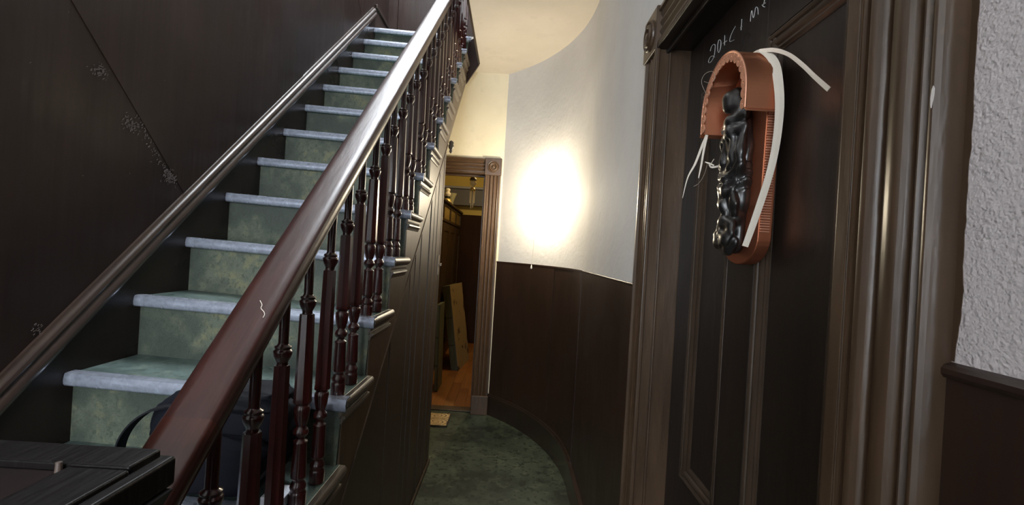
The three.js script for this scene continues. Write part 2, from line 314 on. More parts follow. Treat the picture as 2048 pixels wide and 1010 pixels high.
// ------------------------------------------------------------------ door frames
// fluted casing profile: across 0 (outer edge) .. W, out of the wall
function casingProf(W, T, edge = .9) {
  const p = [[0, 0], [0, T * edge], [.006, T], [.014, T], [.018, T * .72]];
  const f0 = .024, f1 = W - .022, n = 3, fw = (f1 - f0) / n;
  for (let i = 0; i < n; i++) { const a = f0 + i * fw; p.push([a, T * .78]); for (let j = 1; j < 6; j++) p.push([a + fw * .12 + fw * .7 * j / 6, T * (.78 - .34 * Math.sin(Math.PI * j / 6))]); p.push([a + fw * .86, T * .78]); }
  p.push([W - .020, T * .75], [W - .016, T * .95], [W - .010, T * 1.05], [W - .004, T * .95], [W, T * .6], [W, 0]);
  return p;
}
function rosette(c, nrm, r, mat, parent) {
  const pts = [[0, .012], [.18, .012], [.24, .006], [.3, .003], [.42, .003], [.5, .011], [.6, .013], [.7, .011], [.78, .003], [.86, .002], [.94, .009], [1, .004], [1.02, 0]].map(q => new THREE.Vector2(q[0] * r, q[1]));
  const g = new THREE.LatheGeometry(pts, 32); g.applyQuaternion(new THREE.Quaternion().setFromUnitVectors(VY, nrm)); g.translate(c.x, c.y, c.z);
  return M('rosette', g, mat, parent);
}
{
  const d = structGroup('door_1');
  const face = .41, T = XRW - face, W = .129;
  // near casing: a run of rolls, hollows and fillets, as close as the lens sees it
  const nearProf = [[0, 0], [0, T * .82], [.002, T * .98], [.006, T * 1.12], [.011, T * 1.1], [.015, T * .9], [.0165, T * .55], [.020, T * .5], [.021, T * .82], [.025, T * .95], [.030, T * .86], [.0315, T * .4], [.040, T * .36], [.0415, T * .85], [.045, T * 1.0], [.066, T * 1.04], [.0685, T * .9], [.0695, T * .5], [.078, T * .42], [.0795, T * .7], [.083, T * .98], [.089, T * 1.14], [.097, T * 1.16], [.103, T * 1.0], [.1065, T * .7], [.108, T * .5], [.114, T * .5], [.1155, T * .8], [.120, T * .86], [.124, T * .72], [.127, T * .55], [.134, T * .58], [.141, T * .5], [.145, 0]];
  M('casing', sweep(nearProf, P(XRW, FLOOR, .469), P(XRW, OPTOP, .469), nZ, nX, { crease: 1.0 }), mCasing, d);
  M('casing', sweep(casingProf(W, T), P(XRW, FLOOR, 1.62), P(XRW, OPTOP, 1.62), VZ, nX, { crease: .5 }), mCasing, d);
  M('casing', sweep(casingProf(W, T), P(XRW, OPTOP + W, .60), P(XRW, OPTOP + W, 1.491), nY, nX, { crease: .5 }), mCasing, d);
  for (const z of [1.487, .47]) { const b = M('corner_block', bx(face - .006, XRW, OPTOP - .004, OPTOP + W + .006, z, z + .138, .005), mCasing, d); rosette(P(face - .006, OPTOP + W / 2, z + .068), nX, .048, mCasing, b); }
  // jambs with stop mouldings
  M('jamb', [bx(face, .60, FLOOR, OPTOP, OP1 - .004, OP1 + .02, .003), bx(.405, .42, FLOOR, OPTOP - .002, OP1 - .014, OP1, .005), bx(.448, .456, FLOOR, OPTOP - .002, OP1 - .012, OP1, .003)], mCasing, d);
  M('jamb', bx(face, .60, FLOOR, OPTOP, OP0 - .02, OP0 + .004, .003), mCasing, d);
  M('jamb', [bx(face, .60, OPTOP - .004, OPTOP + .02, OP0, OP1, .003), bx(.44, .452, OPTOP - .016, OPTOP, OP0, OP1, .004)], mDoor, d);
  // leaf
  const X0 = .516, X1 = .552, Yb = FLOOR + .008, Yt = OPTOP - .006;
  const zs = [OP1 - .006, 1.38, 1.149, 1.024, .753, OP0 + .006], ys = [Yb, -1.22, -.83, -.614, .49, Yt];
  for (const [a, b] of [[0, 1], [2, 3], [4, 5]]) M('stile', bx(X0, X1, Yb, Yt, zs[b], zs[a], .002), mDoor, d);
  for (const [a, b] of [[0, 1], [2, 3], [4, 5]]) for (const [c, e] of [[1, 2], [3, 4]]) M('rail', bx(X0 + .0006, X1, ys[a], ys[b], zs[e], zs[c]), mDoor, d);
  for (const [c, e] of [[1, 2], [3, 4]]) for (const [a, b] of [[1, 2], [3, 4]]) {
    const z1 = zs[c], z0 = zs[e], y0 = ys[a], y1 = ys[b];
    M('panel', bx(X0 + .014, X1 - .008, y0, y1, z0, z1), mDoor, d);
    const wv = c === 1 ? .046 : .042;
    const pr = [[0, 0], [0, .010], [.002, .0135], [.006, .0145], [.010, .0125], [.012, .0085], [.0135, .0085], [.017, .0115], [.022, .012], [.027, .0095], [.030, .006], [.0315, .006], [.035, .0065], [wv - .004, .003], [wv, .001], [wv, 0]];
    const at = (Y, Z) => P(X0 + .006 + .008, Y, Z);
    M('moulding', [sweep(pr, at(y0, z1), at(y1, z1), VZ, nX, { crease: .9 }), sweep(pr, at(y0, z0), at(y1, z0), nZ, nX), sweep(pr, at(y0, z0), at(y0, z1), VY, nX), sweep(pr, at(y1, z0), at(y1, z1), nY, nX)], c === 1 ? mDoorMould() : mDoorMould(), d);
  }
  // chalk marks on the top rail
  const px = (a, b) => { const x = 1380 + a / 7.77 - 1024, y = b / 7.77 - 507, u = x * .9982 + y * .06, v = x * .06 - y * .9982, Z = .5148 * FPX / u; return P(.5148, v * Z / FPX, Z); };
  const strokes = [[[315, 810], [330, 750], [360, 710], [390, 715], [388, 790], [375, 880], [340, 960], [300, 990], [285, 975], [310, 910], [350, 885], [385, 905]], [[445, 640], [430, 720], [435, 810], [450, 830], [475, 760], [480, 660], [460, 635], [445, 640]], [[540, 565], [539, 640], [538, 720]], [[515, 690], [545, 668], [575, 650]], [[705, 425], [660, 510], [625, 600], [615, 655], [650, 655], [685, 635]], [[805, 315], [800, 400], [792, 485]], [[780, 445], [800, 432], [815, 425]], [[938, 350], [945, 260], [960, 175], [985, 295], [1010, 190], [1020, 130], [1050, 140], [1060, 240]], [[1165, -20], [1150, 60], [1130, 105], [1165, 125]], [[1115, 95], [1140, 85], [1175, 60]], [[1290, -60], [1285, 15]]];
  const cw = M('chalk_writing', strokes.map(s => tube(s.map(q => px(...q)), .0008, 30, 6)), mChalk, d); cw.userData.label = 'white chalk letters 20+C+M+';
  M('paint_chip', slabX([[.4765, .168], [.4750, .174], [.4742, .181], [.4740, .187], [.4752, .190], [.4768, .186], [.4775, .178], [.4772, .171]], .4062, .4072), std('#d9d4cf', .8), d).userData.label = 'chip in the paint showing white';
}
function mDoorMould() { return mDoorMould.m || (mDoorMould.m = std('#57473a', .4, { map: paintWear, bumpMap: paintBump, bumpScale: .001 })); }
{
  const d = structGroup('door_2');
  const W = .139, T = .03, z = ZFAR, m = mCasingFar;
  M('casing', sweep(casingProf(W, T, .25), P(D2R + W, FLOOR + .16, z), P(D2R + W, D2T, z), nX, VZ), m, d);
  M('casing', sweep(casingProf(W, T), P(D2L, D2T + W, z), P(D2R, D2T + W, z), nY, VZ), m, d);
  M('casing', sweep(casingProf(W, T), P(D2L - W, FLOOR + .16, z), P(D2L - W, D2T, z), VX, VZ), m, d);
  for (const x of [D2R - .003, D2L - W - .003]) {
    const b = M('corner_block', bx(x, x + W + .006, D2T - .004, D2T + W + .006, z - .036, z, .005), m, d); rosette(P(x + W / 2 + .003, D2T + W / 2, z - .036), VZ, .05, m, b);
    M('plinth_block', bx(x, x + W + .006, FLOOR, FLOOR + .165, z - .04, z, .005), m, d);
  }
  M('jamb', [bx(D2R, D2R + .02, FLOOR, D2T, z - .01, z + .14), bx(D2R - .012, D2R, FLOOR, D2T, z + .05, z + .08, .003)], m, d);
  M('jamb', bx(D2L - .02, D2L, FLOOR, D2T, z - .01, z + .14), m, d);
  M('jamb', [bx(D2L, D2R, D2T, D2T + .02, z - .01, z + .14), bx(D2L, D2R, D2T - .012, D2T, z + .05, z + .08, .003)], m, d);
  M('threshold', bx(D2L, D2R, FLOOR, FLOOR + .012, z + .02, z + .13, .005), std('#5b4a3a', .5, { map: paintWear }), d);
}

// ------------------------------------------------------------------ staircase
{
  const s = thing('staircase', 'steep straight flight of green linoleum steps with grey metal nosings against the dark left wall', 'stairs');
  const th = .034, ov = .028, XRS = XR;
  const nosingProf = [[0, 0], [.03, 0], [.03, .0035], [.004, .0035], [-.004, .002], [-.0065, -.004], [-.008, -.017], [-.0065, -.028], [-.002, -.034], [.006, -.035], [.006, -.032], [0, -.031]];
  const sag = g => { g.translate(-XL, 0, 0); return g; };
  for (let k = -3; k <= TOPK; k++) {
    const Z = ZN(k), Y = YN(k), back = k === TOPK ? 3.998 : ZN(k + 1) + ov + .012, XR = k === -3 ? -.68 : XRS;
    const piv = new THREE.Matrix4().makeTranslation(XL, Y + EYE, 0).multiply(new THREE.Matrix4().makeRotationZ(-SAG / (XR - XL))).multiply(new THREE.Matrix4().makeTranslation(-XL, -Y - EYE, 0));
    const ap = g => g.applyMatrix4(piv);
    const t = M('tread', ap(bx(XL + .001, XR + .004, Y - th, Y, Z + .004, back, .002)), mTread, s);
    M('nosing', ap(sweep(nosingProf, P(XL + .001, Y + .001, Z + .002), P(XR + .024, Y + .001, Z + .002), nZ, VY, { crease: .9, spin: true })), mNosing, t);
    if (k < TOPK) {
      const zb = back - .006, rp = [[0, 0], [.016, 0], [.022, -.006], [.0245, -.014], [.022, -.024], [.014, -.030], [.008, -.033], [.010, -.040], [.006, -.050], [.002, -.056], [0, -.056]];
      M('return_moulding', ap(sweep(rp, P(XR + .0012, Y - .0008, Z + .012), P(XR + .0012, Y - .0008, zb + .006), VX, VY, { crease: .7 })), mReturn, t);
      M('scotia', ap(sweep([[0, 0], [.013, 0], [.015, -.006], [.008, -.012], [.006, -.022], [0, -.026]], P(XR + .001, Y - .055, Z + .03), P(XR + .001, Y - .055, zb + .006), VX, VY, { crease: .7 })), mReturn, t);
    }
    const y0 = k === -3 ? FLOOR : YN(k - 1) - .001;
    M('riser', ap(bx(XL + .0015, XR + .002, y0 + (k === -3 ? 0 : -.03), Y - th + .002, Z + ov, Z + ov + .014)), mRiser, s);
  }
  // cut string: stepped along its top, straight along its foot
  const top = [], lowZ = Z => Math.max(FLOOR, STRINGLOW(Z));
  const zc = (FLOOR - STRINGLOW(0)) / SL;
  for (let k = -2; k <= TOPK; k++) { const Zr = ZN(k) + ov + .012, yb = (k === -2 ? FLOOR : YN(k - 1) - SAG - th), yt = YN(k) - SAG - th; top.push([Zr, yb], [Zr, yt]); }
  const zEnd = 3.995; top.push([zEnd, YN(TOPK) - SAG - th]);
  M('string', slabX([...top, [zEnd, STRINGLOW(zEnd)], [zc, FLOOR]], XR - .03, XR), mString, s);
  // tongue-and-groove boarding under the string
  const gap = .0022; let z = .50, i = 0;
  const widths = [.24, .24, .24, .24, .24, .24, .22, .09, .09, .035, .09, .035, .12, .09, .035, .09, .10, .03, .085, .06];
  while (z < 3.155 && i < 40) {
    const w = widths[i % widths.length], z1 = Math.min(3.16, z + w);
    const t0 = lowZ(z + gap), t1 = lowZ(z1 - gap);
    if (t1 > FLOOR + .02) { const zz = Math.max(z + gap, zc + .02); M('plank', slabX([[zz, FLOOR], [z1 - gap, FLOOR], [z1 - gap, t1 - .004], [zz, Math.max(FLOOR + .005, lowZ(zz) - .004)]], XR - .022, XR - .004 - (w < .05 ? -.003 : .002 * (i % 2))), mSpand, s); }
    z = z1; i++;
  }
  M('closet_wall', bx(XL, XR - .006, FLOOR, STRINGLOW(3.15), 3.13, 3.155), mSpand, s);
  M('base_strip', bx(XR - .004, XR + .008, FLOOR, FLOOR + .03, .6, 3.158, .004), mSpand, s);
  struct('ceiling_stair', slabX([[3.16, STRINGLOW(3.12)], [ZFAR, STRINGLOW(ZFAR)], [ZFAR, STRINGLOW(ZFAR) + .03], [3.16, STRINGLOW(3.16) + .03]].map(q => [Math.min(q[0], 4.165), q[1]]), XL, XR - .032), mCream);
  struct('floor_landing', bx(XL, -.362, UPFLOOR, UPFLOOR + .004, 4.0, ZEND), mTread);
  const tr = structGroup('trim_3'), tf = structGroup('trim_4');
  M('string_bead', sweep([[0, 0], [.006, 0], [.006, .007], [0, .01]], P(XR - .002, STRINGLOW(zc + .05) - .003, zc + .05), P(XR - .002, STRINGLOW(3.16) - .003, 3.16), VX, SPERP), mString, s);
  // wall string and its two-part cap moulding
  const a0 = .2;
  M('wall_string', slabX([[a0, nose(a0) - .30], [3.955, nose(3.955) - .30], [3.955, nose(3.955) + .09], [a0, nose(a0) + .09]], -1.256, XL), mSkirt, tr);
  const mp = [[0, 0], [.006, 0], [.010, .003], [.012, .008], [.016, .011], [.024, .016], [.028, .024], [.027, .034], [.022, .042], [.017, .046], [.017, .050], [.021, .054], [.024, .061], [.021, .068], [.015, .071], [.010, .075], [.008, .082], [0, .084]];
  const m0 = a0, m1 = 3.955;
  M('wall_moulding', sweep(mp, P(XL - .008, nose(m0) + .078, m0), P(XL - .008, nose(m1) + .078, m1), VX, SPERP, { crease: 1.0 }), mMould, tr);
  M('landing_baseboard', [bx(-1.256, XL, UPFLOOR, UPFLOOR + .2, 3.95, ZEND), bx(-1.256, XL + .014, UPFLOOR + .17, UPFLOOR + .2, 3.95, ZEND, .005)], mMould, tr);
  M('landing_fascia', slabZ([[-.466, STRINGLOW(3.996) - .01], [-.362, CEIL + .01], [-.357, CEIL + .03], [-.357, UPFLOOR + .03], [-1.24, UPFLOOR - .04], [-.466, UPFLOOR - .04]].filter((q, j) => j !== 4), 3.996, 4.02), mWallDark, tf);
  M('well_fascia', bx(-.372, -.358, CEIL - .006, UPFLOOR + .02, .12, 3.97), mWallDark, tf);
  M('latch_plate', [bx(XR - .004, XR + .004, -.17, -.045, 3.045, 3.075, .002), bx(XR + .004, XR + .018, -.115, -.095, 3.065, 3.088, .004)], std('#7d7263', .4, { metalness: .5 }), s);
  // small carved drop at the back of the string
  const dp = [[0, -.05], [.006, -.046], [.012, -.036], [.008, -.026], [.017, -.012], [.02, 0], [.014, .012], [.018, .02], [.012, .032], [.0, .038]].map(q => new THREE.Vector2(q[0], q[1]));
  const dg = new THREE.LatheGeometry(dp, 20); dg.translate(-.450, .688 + EYE, -3.22);
  M('carved_drop', dg, mReturn, s);
}

// ------------------------------------------------------------------ balustrade
const RAILX0 = -.532, RAILX1 = -.447, RB = -.922;
{
  const r = thing('stair_railing', 'dark mahogany stair banister with a broad polished handrail and turned balusters in pairs', 'banister');
  const W = RAILX1 - RAILX0, hP = .052;
  const rp = [[0, 0], [.003, -.003], [.004, .004]];
  const prof = [[.016, -hP], [.010, -hP + .004], [.012, -hP + .012], [.004, -hP + .018], [0, -hP + .028], [0, -.010], [.002, -.003], [.007, .0015], [W * .3, .0026], [W * .5, .003], [W * .7, .0026], [W - .007, .0015], [W - .002, -.003], [W, -.010], [W, -hP + .028], [W - .004, -hP + .018], [W - .012, -hP + .012], [W - .010, -hP + .004], [W - .016, -hP]];
  const rl = (Z0, Z1, m, e = 0) => M('handrail', sweep(prof, P(RAILX0, RB + SL * Z0 + e, Z0), P(RAILX0, RB + SL * Z1 + e, Z1), VX, SPERP, { crease: .8, spin: false }), m, r);
  rl(.748, 4.345, mRail); rl(.577, .7472, mRailLow, .001);
  { // pale scratch on the rail's top
    const q = (x, y) => { const dx = x - 1024, dy = y - 507, u = dx * .9982 + dy * .06, v = dx * .06 - dy * .9982, Z = (RB + .0045) / (v / FPX - SL); return P(u * Z / FPX, v * Z / FPX, Z); };
    M('scratch', tube([[520, 603], [524, 612], [522, 618], [528, 626], [529, 632], [526, 637]].map(p => q(...p)), .0006, 30, 5), mPalm, r);
  }
  // turned baluster: foot, drum, ring, ball, urn, long eight-sided shaft, knop, thin neck
  function baluster(shaft, total) {
    const L = [];
    const l = (pts, n = 24) => { let g = new THREE.LatheGeometry(pts.map(q => new THREE.Vector2(q[0], q[1])), n); g = n < 12 ? toCreasedNormals(g, .5) : g; return g; };
    L.push(l([[0, 0], [.0195, 0], [.0205, .002], [.0205, .030], [.019, .034], [.0175, .038], [.0185, .042], [.0195, .046], [.018, .052], [.0145, .058], [.0135, .062], [.0145, .066], [.0175, .068], [.018, .072], [.0155, .150], [.0165, .153], [.0165, .157], [.0105, .160], [.010, .166], [.0155, .171], [.0178, .177], [.0178, .181], [.0155, .187], [.0105, .192], [.0125, .197], [.0165, .212], [.0185, .228], [.0185, .238], [.0155, .243], [.0135, .246], [.018, .248], [.020, .251]]));
    const t = .251 + shaft;
    L.push(l([[.0205, .250], [.0215, .254], [.0205, .262], [.0172, t - .004], [.0165, t], [.012, t + .001]], 8));
    L.push(l([[.012, t], [.0115, t + .006], [.0128, t + .010], [.0155, t + .015], [.0185, t + .022], [.0195, t + .029], [.0195, t + .032], [.0165, t + .035], [.0155, t + .037], [.0175, t + .039], [.0175, t + .042], [.0125, t + .045], [.0105, t + .049], [.0105, total], [0, total]]));
    const g = join(L); const p = g.attributes.position, uv = g.attributes.uv;
    for (let i = 0; i < p.count; i++) uv.setXY(i, Math.atan2(p.getZ(i), p.getX(i)) * .02, p.getY(i));
    return g;
  }
  const footY = YN(1) - SAG + .0015, railLow = Z => RB + SL * Z - .064;
  const zA = ZN(1) + .045, zB = ZN(1) + .162;
  const gA = baluster(.214, railLow(zA) - footY + .012), gB = baluster(.316, railLow(zB) - footY + .012);
  for (let k = -2; k <= 11; k++) for (const [g, dz] of [[gA, .045], [gB, .162]]) {
    if (k === -2 && dz < .1) continue;
    const m = M('baluster', g, mBall, r); m.position.copy(P(-.485 + rr(-.002, .002), YN(k) - SAG + .0015, ZN(k) + dz)); m.rotation.y = rr(0, .7);
    m.rotation.z = rr(-.006, .006);
  }
}
{
  const n = thing('newel_post', 'massive dark square newel post with a framed recessed top at the foot of the banister', 'post');
  n.position.copy(P(0, 0, 0)); n.position.set(0, 0, 0);
  const Yt = -.267;
  M('shaft', bx(-.645, -.425, FLOOR, Yt - .12, .37, .575, .004), mNewel, n);
  M('neck', sweep([[0, 0], [.02, 0], [.02, .03], [.012, .04], [.022, .06], [.03, .075], [0, .075]], P(-.425, Yt - .12, .36), P(-.425, Yt - .12, .585), VX, VY), mNewel, n);
  M('cap', [bx(-.672, -.400, Yt - .045, Yt - .009, .335, .597, .005), bx(-.662, -.409, Yt - .06, Yt - .044, .345, .588, .005)], mNewel, n);
  M('frame_board', bx(-.66, -.416, Yt - .022, Yt, .542, .591, .003), mNewel, n);
  M('frame_board', bx(-.485, -.415, Yt - .022, Yt - .003, .345, .541, .003), mNewel, n);
  M('frame_board', bx(-.66, -.60, Yt - .022, Yt - .003, .345, .541, .003), mNewel, n);
  M('inner_panel', bx(-.60, -.485, Yt - .03, Yt - .0085, .345, .541, .002), mNewelRed, n);
  M('peg', (() => { const g = new THREE.CylinderGeometry(.003, .004, .018, 14); g.translate(-.491, Yt + EYE - .006, -.536); return g; })(), std('#4a3d35', .5), n);
}

// ------------------------------------------------------------------ wall lamp on the curved wall
{
  const L = thing('wall_lamp', 'glowing round wall lamp with a hanging pull cord on the curved white wall', 'lamp');
  const c = P(.16, .425, 3.60), cw = [AC[0], AC[1]], dir = new THREE.Vector3(.16 - AC[0], 0, -(3.60 - AC[1])).normalize();
  const dist = RW - Math.hypot(.16 - AC[0], 3.60 - AC[1]);
  const q = new THREE.Quaternion().setFromUnitVectors(VY, dir.clone().negate());
  const plate = new THREE.LatheGeometry([[0, 0], [.055, 0], [.058, .006], [.05, .016], [.03, .022], [.028, dist - .06], [0, dist - .06]].map(p => new THREE.Vector2(...p)), 32); plate.applyQuaternion(q); const pp = c.clone().addScaledVector(dir, dist + .001); plate.translate(pp.x, pp.y, pp.z);
  M('holder', plate, std('#e9e6dd', .5), L);
  const gl = new THREE.SphereGeometry(.075, 40, 28); gl.translate(c.x, c.y, c.z);
  M('globe', gl, new THREE.MeshStandardMaterial({ color: '#fff4dc', emissive: new THREE.Color(1, .84, .55), emissiveIntensity: 6, roughness: .4 }), L);
  const e = P(.152, -.085, 3.62), b = P(.165, .36, 3.60);
  M('pull_cord', tube([b, P(.16, .1, 3.61), e], .0012, 12, 6), std('#d9d2c4', .8), L);
  const tg = new THREE.LatheGeometry([[0, 0], [.005, 0], [.0065, .004], [.006, .014], [.0035, .028], [.002, .032], [0, .032]].map(p => new THREE.Vector2(...p)), 16); tg.translate(e.x, e.y - .03, e.z);
  M('cord_pull', tg, std('#efeae2', .5), L);
  const pl = new THREE.PointLight(new THREE.Color(1, .86, .62), 2.7, 0, 2); pl.position.copy(c); pl.castShadow = true; pl.shadow.radius = 3; L.add(pl);
}

// ------------------------------------------------------------------ copper plaque on the door
const img = (x, y, Z) => { const dx = x - 1024, dy = y - 507, u = dx * .9982 + dy * .06, v = dx * .06 - dy * .9982; return P(u * Z / FPX, v * Z / FPX, Z); };
{
  const w = thing('wall_plaque', 'copper plaque with an arched hood over a dark sculpted figure on the brown door', 'plaque');
  const zc = 1.035, bw = .086, xb = .486, xd = .514, yBot = .006, ySpring = .344;
  // backboard: rounded foot, arched head
  const bp = []; const foot = bw;
  for (let i = 0; i <= 20; i++) { const a = Math.PI * i / 20; bp.push([zc + bw * Math.cos(a), ySpring + bw * Math.sin(a)]); }
  for (let i = 0; i <= 20; i++) { const a = Math.PI + Math.PI * i / 20; bp.push([zc + bw * Math.cos(a) * (.9), yBot + .055 + .055 * Math.sin(a)]); }
  const sh = new THREE.Shape(bp.map(q => new THREE.Vector2(-q[0], q[1] + EYE)));
  let g = new THREE.ExtrudeGeometry(sh, { depth: xd - xb - .004, bevelEnabled: true, bevelSize: .002, bevelThickness: .002, bevelSegments: 2 });
  g.applyMatrix4(new THREE.Matrix4().makeBasis(VZ, VY, nX).setPosition(xd - .002, 0, 0));
  M('backboard', uvM(g), mCopperDark, w);
  // notched edge on the side of the board
  const nt = [];
  for (let i = 0; i < 52; i++) { const y = .07 + i * .0052, t = (y - .06) / (.35 - .06), zz = zc - bw * (.9 + .1 * Math.min(1, t)); const b = bx(xb + .003, xd - .006, y, y + .0022 + .001 * hash(i, 1, 2), zz - .0042, zz + .002, .0006); nt.push(b); }
  M('notched_edge', nt, mCopperEdge, w);
  // arched hood
  const r1 = .1075, th = .0035, x0 = .432, x1 = .495, arc = [];
  const yb = .307;
  const path = []; path.push([zc + r1, yb - .0], [zc + r1, ySpring]);
  for (let i = 1; i < 28; i++) { const a = Math.PI * i / 28; path.push([zc + r1 * Math.cos(a), ySpring + r1 * Math.sin(a)]); }
  path.push([zc - r1, ySpring], [zc - r1, yb]);
  const inner = path.map(q => { const dz = q[0] - zc, dy = Math.max(0, q[1] - ySpring), l = Math.hypot(dz, dy) || 1; return [q[0] - th * dz / l, q[1] - th * dy / l]; }).reverse();
  const outer = [[zc + r1 + .006, yb - .004], ...path, [zc - r1 - .006, yb - .004], [zc - r1 - .005, yb - .007]];
  const hs = new THREE.Shape([...outer, ...inner, [zc + r1 + .005, yb - .007]].map(q => new THREE.Vector2(-q[0], q[1] + EYE)));
  let hg = new THREE.ExtrudeGeometry(hs, { depth: x1 - x0, bevelEnabled: false });
  hg.applyMatrix4(new THREE.Matrix4().makeBasis(VZ, VY, nX).setPosition(x1, 0, 0)); hg = uvM(toCreasedNormals(hg, .5));
  M('hood', hg, mCopper, w);
  // scalloped fringe with punched holes along the hood's front edge
  const lobes = []; const nl = 19;
  for (let i = 0; i < nl; i++) {
    const total = 2 * (ySpring - yb) + Math.PI * r1, s = total * (i + .5) / nl; let z, y, ix, iy;
    if (s < ySpring - yb) { z = zc + r1; y = yb + s; ix = -1; iy = 0; } else if (s > total - (ySpring - yb)) { z = zc - r1; y = yb + total - s; ix = 1; iy = 0; } else { const a = (s - (ySpring - yb)) / r1; z = zc + r1 * Math.cos(a); y = ySpring + r1 * Math.sin(a); ix = -Math.cos(a); iy = -Math.sin(a); }
    const c = new THREE.Shape(); c.absarc(0, 0, .0105, 0, Math.PI * 2); const h = new THREE.Path(); h.absarc(0, 0, .0024, 0, Math.PI * 2); c.holes.push(h);
    const lg = new THREE.ExtrudeGeometry(c, { depth: .002, bevelEnabled: true, bevelSize: .0006, bevelThickness: .0006, bevelSegments: 1, curveSegments: 10 });
    lg.applyMatrix4(new THREE.Matrix4().makeBasis(VZ, VY, nX).setPosition(x0 + .002, y + iy * .0095 + EYE, -(z + ix * .0095))); lobes.push(uvM(lg));
  }
  lobes.push(tube(path.map(q => P(x0 + .0005, q[1], q[0])), .0022, 80, 8));
  M('scalloped_trim', lobes, mCopperEdge, w);
  M('hanging_wire', tube([[1498, 104], [1501, 72], [1497, 69], [1491, 72], [1486, 90], [1480, 104]].map(q => { const dx = q[0] - 1024, dy = q[1] - 507, u = dx * .9982 + dy * .06; return img(q[0], q[1], .511 * FPX / u); }), .0007, 40, 6), mBlack, w);
  // the figure: one field of swelling folds
  const fig = [];                                     // [z offset towards the lens, y, out from board, r] chains
  const C = (pts) => { for (let i = 0; i + 1 < pts.length; i++) fig.push([pts[i], pts[i + 1]]); };
  C([[-.006, .358, .056, .018], [-.004, .344, .056, .0165]]);                             // head, bent forward
  C([[-.002, .362, .036, .0215], [.006, .342, .036, .020], [.022, .322, .03, .019]]);          // veil over the head and shoulders
  C([[.0, .312, .016, .030], [.0, .25, .014, .038], [.0, .19, .016, .040], [.0, .138, .014, .038]]);   // trunk and robe
  C([[.034, .316, .034, .012], [.006, .306, .058, .0125], [-.030, .300, .046, .011]]);     // arms folded across the chest
  C([[.038, .290, .034, .0105], [.010, .282, .060, .0115], [-.026, .276, .048, .010]]);
  C([[-.034, .268, .046, .0075], [-.040, .258, .040, .0075]]);
  C([[.036, .276, .036, .010], [.038, .235, .044, .013], [.034, .208, .040, .013], [.028, .190, .03, .009]]);   // hanging sleeve
  C([[.016, .268, .052, .007], [.018, .232, .056, .0085], [.014, .208, .054, .0085]]);
  C([[-.010, .262, .050, .008], [-.016, .225, .056, .0095], [-.026, .205, .048, .009]]);
  C([[.024, .198, .044, .006], [.004, .182, .062, .0085], [-.016, .186, .056, .008], [-.034, .206, .042, .007]]);
  C([[.028, .176, .044, .006], [.006, .158, .062, .0085], [-.018, .164, .056, .0085], [-.038, .186, .040, .006]]);
  C([[-.038, .18, .030, .011], [-.040, .15, .028, .012], [-.034, .118, .026, .011]]);
  C([[-.012, .148, .054, .009], [-.008, .130, .058, .010], [.0, .114, .05, .010]]);
  C([[.022, .152, .048, .009], [.030, .130, .046, .010], [.026, .114, .04, .010]]);
  C([[-.018, .106, .026, .017], [.014, .104, .026, .017]]);
  C([[-.024, .084, .040, .015], [-.004, .092, .052, .0135], [.020, .084, .046, .015]]);    // tangled base
  C([[-.038, .066, .044, .012], [-.026, .050, .048, .013], [-.006, .046, .048, .012]]);
  C([[.028, .068, .05, .011], [.018, .054, .058, .0125], [-.002, .066, .060, .0105]]);
  C([[.028, .050, .036, .012], [.010, .036, .040, .013], [-.012, .034, .036, .012]]);
  C([[0, .1, .012, .026], [0, .05, .012, .024]]);
  const N = 96, box = [-.062, .018, -.006, .124, .372, .084];
  const mc = new MarchingCubes(N, mBronze, false, false, 700000); mc.isolation = 0; mc.reset();
  const kk = .009;
  const sd = (x, y, z) => {
    x /= 1.1; z *= 1.5;
    let d = 1;
    for (const [a, b] of fig) {
      const bx_ = b[0] - a[0], by = b[1] - a[1], bz = b[2] - a[2], L2 = bx_ * bx_ + by * by + bz * bz; let t = ((x - a[0]) * bx_ + (y - a[1]) * by + (z - a[2]) * bz) / L2; t = Math.max(0, Math.min(1, t));
      const e = Math.hypot(x - a[0] - t * bx_, y - a[1] - t * by, z - a[2] - t * bz) - (a[3] + t * (b[3] - a[3]));
      const h = Math.max(0, kk - Math.abs(d - e)) / kk; d = Math.min(d, e) - h * h * kk * .25;
    }
    const mk = (a, b) => sst(a - .012, a + .012, y) * (1 - sst(b - .012, b + .012, y));
    d += .0019 * Math.sin(330 * (y - 15 * (x + .004) * (x + .004))) * mk(.155, .215) + .0014 * Math.sin(x * 330 + y * 40) * mk(.21, .275) + .0014 * Math.sin(x * 260 - y * 70 + 1) * mk(.112, .15);
    return d;
  };
  const ext = [.14, .39, .062], org = [-.07, .0, -.004];
  for (let k = 0; k < N; k++) for (let j = 0; j < N; j++) for (let i = 0; i < N; i++) mc.field[i + j * N + k * N * N] = -sd(org[0] + ext[0] * i / N, org[1] + ext[1] * j / N, org[2] + ext[2] * k / N);
  mc.update();
  const cnt = mc.count, pa = new Float32Array(mc.positionArray.slice(0, cnt * 3));
  let fg = new THREE.BufferGeometry();
  for (let i = 0; i < cnt; i++) { // from the unit field (-1..1) to the board: first axis towards the lens, second up, third out of the board
    const a = org[0] + ext[0] * (pa[3 * i] + 1) / 2, b = org[1] + ext[1] * (pa[3 * i + 1] + 1) / 2, c = org[2] + ext[2] * (pa[3 * i + 2] + 1) / 2;
    const p = P(xb - c, b, zc - a - .002); pa[3 * i] = p.x; pa[3 * i + 1] = p.y; pa[3 * i + 2] = p.z;
  }
  fg.setAttribute('position', new THREE.BufferAttribute(pa, 3)); fg = mergeVertices(fg, 1e-5); fg.computeVertexNormals(); fg.setAttribute('uv', new THREE.BufferAttribute(new Float32Array(fg.attributes.position.count * 2), 2));
